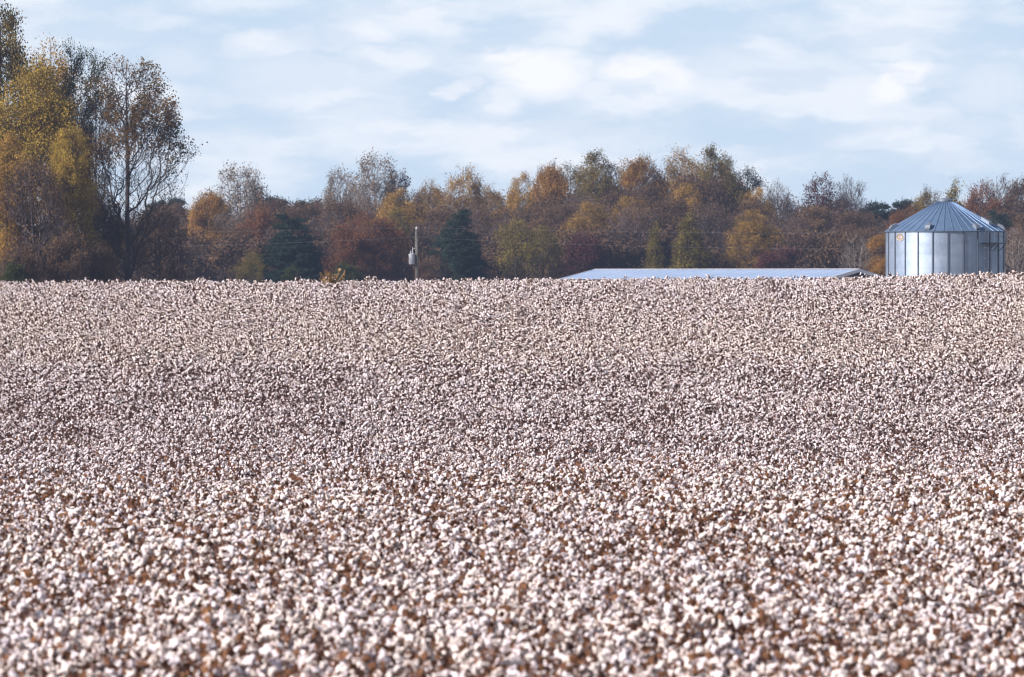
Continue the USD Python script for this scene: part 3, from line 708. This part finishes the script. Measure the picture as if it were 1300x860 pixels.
# the woods behind and between: nothing in the picture tells these trees apart
frng = np.random.default_rng(5)
SKY = [(205, 262), (260, 262), (305, 255), (350, 262), (430, 250), (475, 245), (540, 248), (590, 245), (640, 250), (700, 240), (760, 228), (820, 228), (870, 222), (915, 222), (960, 246), (1040, 255), (1110, 266), (1300, 262)]
for row, (d, lo, step, kinds) in enumerate(((770, 30, 50, ('mauve_fill', 'brown_fill', 'mauve_fill')), (815, 14, 44, ('brown_fill', 'mauve_fill', 'brown_fill')), (870, 4, 40, ('brown_fill', 'brown_fill', 'mauve_fill')))):
    px = 150 + row * 13
    while px < 1345:
        ty = np.interp(px, [p for p, _ in SKY], [q for _, q in SKY]) + lo + frng.uniform(-6, 10)
        k = kinds[int(frng.integers(len(kinds)))]
        plant_tree(k, px + frng.uniform(-9, 9), ty, frng.uniform(62, 84), d + frng.uniform(-14, 14), {'mauve_fill': 'bare mauve grey woodland tree filling the woods behind the field', 'brown_fill': 'dull brown leaved woodland tree filling the woods behind the field'}[k],
                   {'mauve_fill': 'bare trees within the woods', 'brown_fill': 'brown trees within the woods'}[k])
        px += step
# brush along the foot of the woods
bv = []
b_t, b_b, b_c = tree_meshes(H=7.0, W=6.5, seed=41, z0=.05, env=egg(.05, .5, .85), n=260, leaves=34, leaf=.26, twigs=3, twig_len=.8, spread=.36, rise=.5, stems=4, tip_r=.022)
brush = UsdGeom.PointInstancer.Define(stage, '/World/undergrowth')
tag(brush.GetPrim(), 'dark brown undergrowth along the foot of the woods', 'undergrowth', None, 'stuff')
pr = UsdGeom.Xform.Define(stage, '/World/undergrowth/kinds/brush')
usdkit.mesh(stage, '/World/undergrowth/kinds/brush/stems', cat([b_t, b_b]), twig_mauve)
usdkit.mesh(stage, '/World/undergrowth/kinds/brush/leaves', b_c, LEAF['brown'])
brush.CreatePrototypesRel().AddTarget(pr.GetPath())
nb = 110
bx = frng.uniform(-72, 78, nb); by = frng.uniform(735, 800, nb)
UsdGeom.PointInstancer(brush).CreateProtoIndicesAttr([0] * nb)
brush.CreatePositionsAttr(Vt.Vec3fArray.FromNumpy(np.c_[bx, by, ground(bx, by)].astype(np.float32)))
half = frng.uniform(0, PI, nb)
brush.CreateOrientationsAttr([Gf.Quath(float(math.cos(a)), 0, 0, float(math.sin(a))) for a in half])
bs = frng.uniform(.8, 1.35, nb)
brush.CreateScalesAttr(Vt.Vec3fArray.FromNumpy(np.c_[bs, bs, bs].astype(np.float32)))
# ------------------------------------------------------------------ cotton
def lint_mat(name, c0, c1):
    return usdkit.material(stage, LOOK + name, {
        'tc': ('texture_coordinate', {}), 'g': ('geometry', {}), 'n': ('noise_texture', {'scale': 60.0, 'detail': 3.0}),
        'r': ('rgb_ramp', {'ramp': [(0, c0), (1, c1)]}), 'bn': ('noise_texture', {'scale': 160.0, 'detail': 2.0}), 'b': ('bump', {'strength': .6, 'distance': .006}),
        'd': ('diffuse_bsdf', {'roughness': .8}), 't': ('translucent_bsdf', {}), 'x': ('mix_closure', {'fac': .18})},
        [('g.random_per_island', 'r.fac'), ('tc.object', 'bn.vector'), ('bn.fac', 'b.height'), ('b.normal', 'd.normal'), ('r.color', 'd.color'), ('r.color', 't.color'),
         ('d.BSDF', 'x.closure1'), ('t.BSDF', 'x.closure2')], surface='x.closure')
lint_white = lint_mat('lint_white', (.88, .815, .83), (.94, .895, .905))
lint_cream = lint_mat('lint_cream', (.90, .825, .785), (.945, .895, .86))  # warmer lint; also puts the sunlit strip into the colour
bur_mat = leaf_mat('cotton_bur', [(0, (.055, .030, .024)), (.5, (.15, .075, .048)), (1, (.36, .20, .12))], trans=.05, scale=4.0)
stem_mat = mat('cotton_stem', (.070, .036, .030), .9, spec=.1, noise=(9.0, (.13, .068, .052), 3.0))
dry_leaf = leaf_mat('cotton_dry_leaf', [(0, (.050, .034, .036)), (.45, (.10, .060, .052)), (.8, (.20, .11, .070)), (1, (.34, .20, .12))], trans=.2, scale=3.0)
rusty_leaf = leaf_mat('cotton_rusty_leaf', [(0, (.075, .036, .026)), (.4, (.19, .095, .052)), (.75, (.34, .185, .098)), (1, (.54, .35, .20))], trans=.25, scale=3.0)
ico0b, ico2 = trimesh.creation.icosphere(0, 1.0), trimesh.creation.icosphere(2)
crng = np.random.default_rng(2024)

def rot_to(axis, spin):
    """A rotation that takes z to axis, after a spin about z."""
    a = np.asarray(axis, float) / np.linalg.norm(axis)
    h = np.array([1.0, 0, 0]) if abs(a[0]) < .9 else np.array([0, 1.0, 0])
    x = np.cross(h, a); x /= np.linalg.norm(x); y = np.cross(a, x)
    c, s = math.cos(spin), math.sin(spin)
    return np.stack([x * c + y * s, -x * s + y * c, a], 1)

def boll(rng, fine):
    """An open boll about 8 cm wide: four or five locks of lint bulging out of a dried bur. Its stalk is at the origin, it opens along z."""
    base = ico2 if fine else ico0b
    k = int(rng.integers(4, 6))
    parts = []
    for i in range(k):
        a = i * 2 * PI / k + rng.normal(0, .12)
        tilt = rng.uniform(.40, 1.05)
        axis = np.array([math.cos(a) * math.sin(tilt), math.sin(a) * math.sin(tilt), math.cos(tilt)])
        v = base.vertices * np.array([.0185, .0185, .033]) * rng.uniform(.75, 1.25) * rng.uniform(.8, 1.2, 3)
        if fine and rng.random() < .2:
            v = v * [.8, .8, 1.7] + [0, 0, .012]
        sd = int(rng.integers(99))
        v = v * (1 + .34 * (meshkit.noise(v * 65 + i * 7.3, sd)[:, None] - .5) * 2 + (.20 * (meshkit.noise(v * 190 + i * 3.1, sd + 1)[:, None] - .5) * 2 if fine else 0))
        v = v @ rot_to(axis, rng.uniform(0, 6)).T + axis * .024 + [0, 0, .012]
        v[:, 2] -= rng.uniform(.0, .034) * (np.hypot(v[:, 0], v[:, 1]) / .04) ** 2
        parts.append((v, base.faces))
    lint = cat(parts)
    bv, bf = [], []
    for i in range(k):
        a = (i + .5) * 2 * PI / k
        ca, sa = math.cos(a), math.sin(a)
        d, t = np.array([ca, sa, 0]), np.array([-sa, ca, 0])
        n = len(bv)
        bv += [np.zeros(3), d * .026 + t * .016 + [0, 0, .002], d * .058 + [0, 0, rng.uniform(-.006, .030)], d * .026 - t * .016 + [0, 0, .004], d * .024 + [0, 0, -.004]]
        bf += [[n, n + 1, n + 4], [n, n + 4, n + 3], [n + 4, n + 1, n + 2], [n + 4, n + 2, n + 3]]
    return lint, (np.array(bv), np.array(bf))

def place(m, R, p, s):
    return m[0] @ (R.T * s) + p, m[1]

def cotton_plant(rng, fine, n_bolls=17, n_leaves=4, lift=1.0):
    """Lists of bolls as (lint, bur), the stem and the dry leaves of one plant about 0.95 m tall."""
    H = rng.uniform(.86, 1.02) * lift
    seg0, seg1, ra, rb = [], [], [], []
    main = np.c_[rng.normal(0, .012, 6).cumsum(), rng.normal(0, .012, 6).cumsum(), np.linspace(-.05, H - .06, 6)]
    for i in range(5):
        seg0.append(main[i]); seg1.append(main[i + 1]); ra.append(.009 - .0013 * i); rb.append(.009 - .0013 * (i + 1))
    bolls = []
    for i in range(n_bolls):
        z = H * (1 - .62 * rng.random() ** 1.25) - .05
        if i == 0:
            z = H - .03
        reach = (.05 + .30 * rng.random() * (1 - .62 * max(0, (z / H - .5) / .5)))
        a = rng.uniform(0, 2 * PI)
        b = np.array([np.interp(z - .10, main[:, 2], main[:, 0]), np.interp(z - .10, main[:, 2], main[:, 1]), z - .06 - reach * .35])
        tip = np.array([b[0] + math.cos(a) * reach, b[1] + math.sin(a) * reach, z])
        seg0.append(b); seg1.append(tip); ra.append(.0062); rb.append(.0045)
        up = rng.uniform(-.25, 1.0)
        axis = np.array([math.cos(a) * 1.0, math.sin(a) * 1.0, up]) + rng.normal(0, .35, 3)
        R = rot_to(axis, rng.uniform(0, 6))
        s = rng.choice([.50, .70, .84, .96, 1.14]) * rng.uniform(.92, 1.08)
        l, u = boll(rng, fine)
        bolls.append((place(l, R, tip, s), place(u, R, tip, s)))
    stem = tubes(np.array(seg0), np.array(seg1), np.array(ra), np.array(rb), 4 if fine else 3)
    lv, lf = [], []
    for i in range(n_leaves):
        z = H * (1 - .5 * rng.random() ** 1.4); a = rng.uniform(0, 2 * PI); r = rng.uniform(.02, .27)
        p = np.array([math.cos(a) * r, math.sin(a) * r, z]); d = rng.normal(0, 1, 3) + [0, 0, -.6]; d /= np.linalg.norm(d)
        t = np.cross(d, rng.normal(0, 1, 3)); t /= np.linalg.norm(t); q = np.cross(d, t); L = rng.uniform(.04, .105); n = len(lv)
        lv += [p, p + d * L * .5 + t * L * .45 + q * L * .15, p + d * L, p + d * L * .5 - t * L * .45 + q * L * .2, p + d * L * .5 - q * L * .1]
        lf += [[n, n + 1, n + 4], [n + 4, n + 1, n + 2], [n, n + 4, n + 3], [n + 4, n + 2, n + 3]]
    return bolls, stem, (np.array(lv), np.array(lf))

# where the plants stand: rows 0.95 m apart running obliquely across the view
ROW, STEP, ANG = .95, .17, math.radians(24.0)
ca, sa = math.cos(ANG), math.sin(ANG)
I, J = np.meshgrid(np.arange(-330, 330), np.arange(-2200, 2200), indexing='ij')
U = I * ROW + crng.normal(0, .13, I.shape); V = J * STEP + crng.normal(0, .06, I.shape)
X = (U * ca - V * sa).ravel(); Y = (U * sa + V * ca).ravel() + 150
keep = (Y > 38) & (Y < 240) & (np.abs(X) < .0935 * Y + 2.0)
X, Y = X[keep], Y[keep]
# the stand is thinner in some places than in others: gaps, and a cloud-shadow band put into the stand as sparser crop
vig = meshkit.fbm(np.c_[X * .09, Y * .035, X * 0 + 2.2], 3, 5)
weak = sm((Y - 92) / 52) * (1 - sm((Y - 168) / 14))  # strength of the band that stands in for cloud shadow
thin = np.clip(0.92 - .26 * weak + (vig - .5) * .9, .22, 1.0)
keep = crng.random(len(X)) < thin
X, Y, vig, weak = X[keep], Y[keep], vig[keep], weak[keep]
Z = ground(X, Y)
size = (.95 + .22 * (vig - .5) - .08 * weak) * np.where(crng.random(len(X)) < .03, crng.uniform(1.12, 1.28, len(X)), np.clip(crng.normal(1.0, .065, len(X)), .82, 1.2))
spin = crng.uniform(0, 2 * PI, len(X))
tilt = crng.normal(0, .05, (len(X), 2))
cream = crng.random(len(X)) < np.clip(.38 - .36 * weak + .45 * sm((Y - 172) / 10) * (1 - .6 * sm((Y - 198) / 12)) + (vig - .5), .03, .97)  # cream lint paints the sunlit strip and is held back in the cloud-shadow band
leafy = meshkit.noise(np.c_[X * .5, Y * .22, X * 0 + 7.7], 12) + crng.normal(0, .10, len(X)) > .70 - .17 * weak + .15 * sm((Y - 172) / 10) * (1 - sm((Y - 198) / 12))  # extra dry leaves darken the cloud-shadow band, fewer brighten the sunlit strip

# the nearest plants, one by one, with every boll a part
px_of = X / Y * FPX + 650
edge = np.argsort(Y + 1e3 * ((np.abs(px_of - 650) > 668) | (Y < 46.2)))
near = edge[:300]
is_near = np.zeros(len(X), bool); is_near[near] = True
NV = 8
first = {}
for i in near:
    k = int(crng.integers(NV))
    loc = (X[i], Y[i], Z[i])
    label, grp = 'cotton plant with open white bolls in the nearest rows of the field', 'cotton plants in the nearest rows'
    if k in first:
        thing('cotton_plant', label, 'cotton plant', loc, spin[i], (size[i],) * 3, grp, ref=first[k])
        continue
    o = thing('cotton_plant', label, 'cotton plant', loc, spin[i], (size[i],) * 3, grp)
    first[k] = o
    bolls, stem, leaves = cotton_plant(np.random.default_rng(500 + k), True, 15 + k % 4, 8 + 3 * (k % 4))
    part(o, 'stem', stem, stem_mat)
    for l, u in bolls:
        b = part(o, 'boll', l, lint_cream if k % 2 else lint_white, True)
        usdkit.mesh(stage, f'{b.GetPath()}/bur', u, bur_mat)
    part(o, 'dry_leaves', leaves, rusty_leaf)

# the rest of the crop
crop = UsdGeom.PointInstancer.Define(stage, '/World/cotton_crop')
tag(crop.GetPrim(), 'ripe cotton crop with open white bolls covering the whole field', 'cotton crop', None, 'stuff')
kinds = []
def crop_kind(seed, fine, lint, n_leaves, count):
    path = f'/World/cotton_crop/kinds/plant_{len(kinds) + 1:03d}'
    UsdGeom.Xform.Define(stage, path)
    bolls, stem, leaves = cotton_plant(np.random.default_rng(seed), fine, count, n_leaves)
    usdkit.mesh(stage, path + '/lint', cat([l for l, _ in bolls]), lint, True)
    usdkit.mesh(stage, path + '/burs', cat([u for _, u in bolls]), bur_mat)
    usdkit.mesh(stage, path + '/stem', stem, stem_mat)
    if n_leaves:
        usdkit.mesh(stage, path + '/dry_leaves', leaves, rusty_leaf if fine else dry_leaf)
    kinds.append(Sdf.Path(path))
    return len(kinds) - 1
pool = {}
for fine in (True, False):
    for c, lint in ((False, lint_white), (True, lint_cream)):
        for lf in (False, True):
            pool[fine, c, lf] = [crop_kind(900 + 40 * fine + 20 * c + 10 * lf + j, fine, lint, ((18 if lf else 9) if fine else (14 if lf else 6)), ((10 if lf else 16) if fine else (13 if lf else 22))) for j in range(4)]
rest = np.nonzero(~is_near)[0]
pick = crng.integers(4, size=len(X)); blend = crng.uniform(95, 150, len(X))
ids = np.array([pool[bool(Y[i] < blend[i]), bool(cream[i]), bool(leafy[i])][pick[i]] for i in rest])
crop.CreatePrototypesRel().SetTargets(kinds)
crop.CreateProtoIndicesAttr(Vt.IntArray.FromNumpy(ids.astype(np.int32)))
crop.CreatePositionsAttr(Vt.Vec3fArray.FromNumpy(np.c_[X, Y, Z][rest].astype(np.float32)))
h = spin[rest] / 2
q = np.c_[tilt[rest] / 2, np.sin(h), np.cos(h)]
q /= np.linalg.norm(q, axis=1, keepdims=True)
crop.CreateOrientationsAttr(Vt.QuathArray.FromNumpy(q.astype(np.float16)))
crop.CreateScalesAttr(Vt.Vec3fArray.FromNumpy(np.repeat(size[rest][:, None], 3, 1).astype(np.float32)))

# a tall dried weed standing out of the crop at the crest
wr = np.random.default_rng(8)
wp = at(421, 352, CREST - 3); wg = float(ground(wp[0], wp[1]))
weed = thing('dried_weed', 'tan dried weed with arching stalks standing out of the crop at the crest', 'weed', (wp[0], wp[1], wg))
weed_stalk = mat('weed_stalk', (.40, .28, .16), .9, spec=.1)
weed_head = leaf_mat('weed_heads', [(0, (.18, .11, .055)), (.5, (.36, .235, .12)), (1, (.58, .45, .30))], trans=.3, scale=3.0)
hv, hf = [], []
for k in range(22):
    a = wr.uniform(0, 2 * PI); rch = wr.uniform(.1, .62); top_h = wr.uniform(1.0, 1.42)
    t = np.linspace(0, 1, 9)[:, None]
    d = np.array([math.cos(a), math.sin(a) * .6, 0])
    c = d * rch * t ** 1.6 + np.array([0, 0, 1]) * top_h * (1.25 * t - .28 * t ** 3) + wr.normal(0, .01, (9, 3))
    part(weed, 'stalk', tubes(c[:-1], c[1:], np.full(8, .011), np.full(8, .008), 5), weed_stalk)
    for q in range(16):
        p = c[int(wr.integers(4, 9))] + wr.normal(0, .035, 3); n = len(hv)
        u, w = wr.normal(0, .035, 3), wr.normal(0, .035, 3)
        hv += [p - u, p + w, p + u, p - w]; hf += [[n, n + 1, n + 2], [n, n + 2, n + 3]]
part(weed, 'seed_heads', (np.array(hv), np.array(hf)), weed_head)

# ------------------------------------------------------------------ the air between the camera and the woods
air = usdkit.material(stage, LOOK + 'air', {'v': ('principled_volume', {'color': (.50, .66, 1.0), 'density': 0.00008, 'anisotropy': 0.0})}, [], volume='v.volume')
top('haze', box(-260, -40, -3.5, 260, 1020, 40), air, label='thin pale autumn haze over the field and the woods', kind='stuff')
#END#
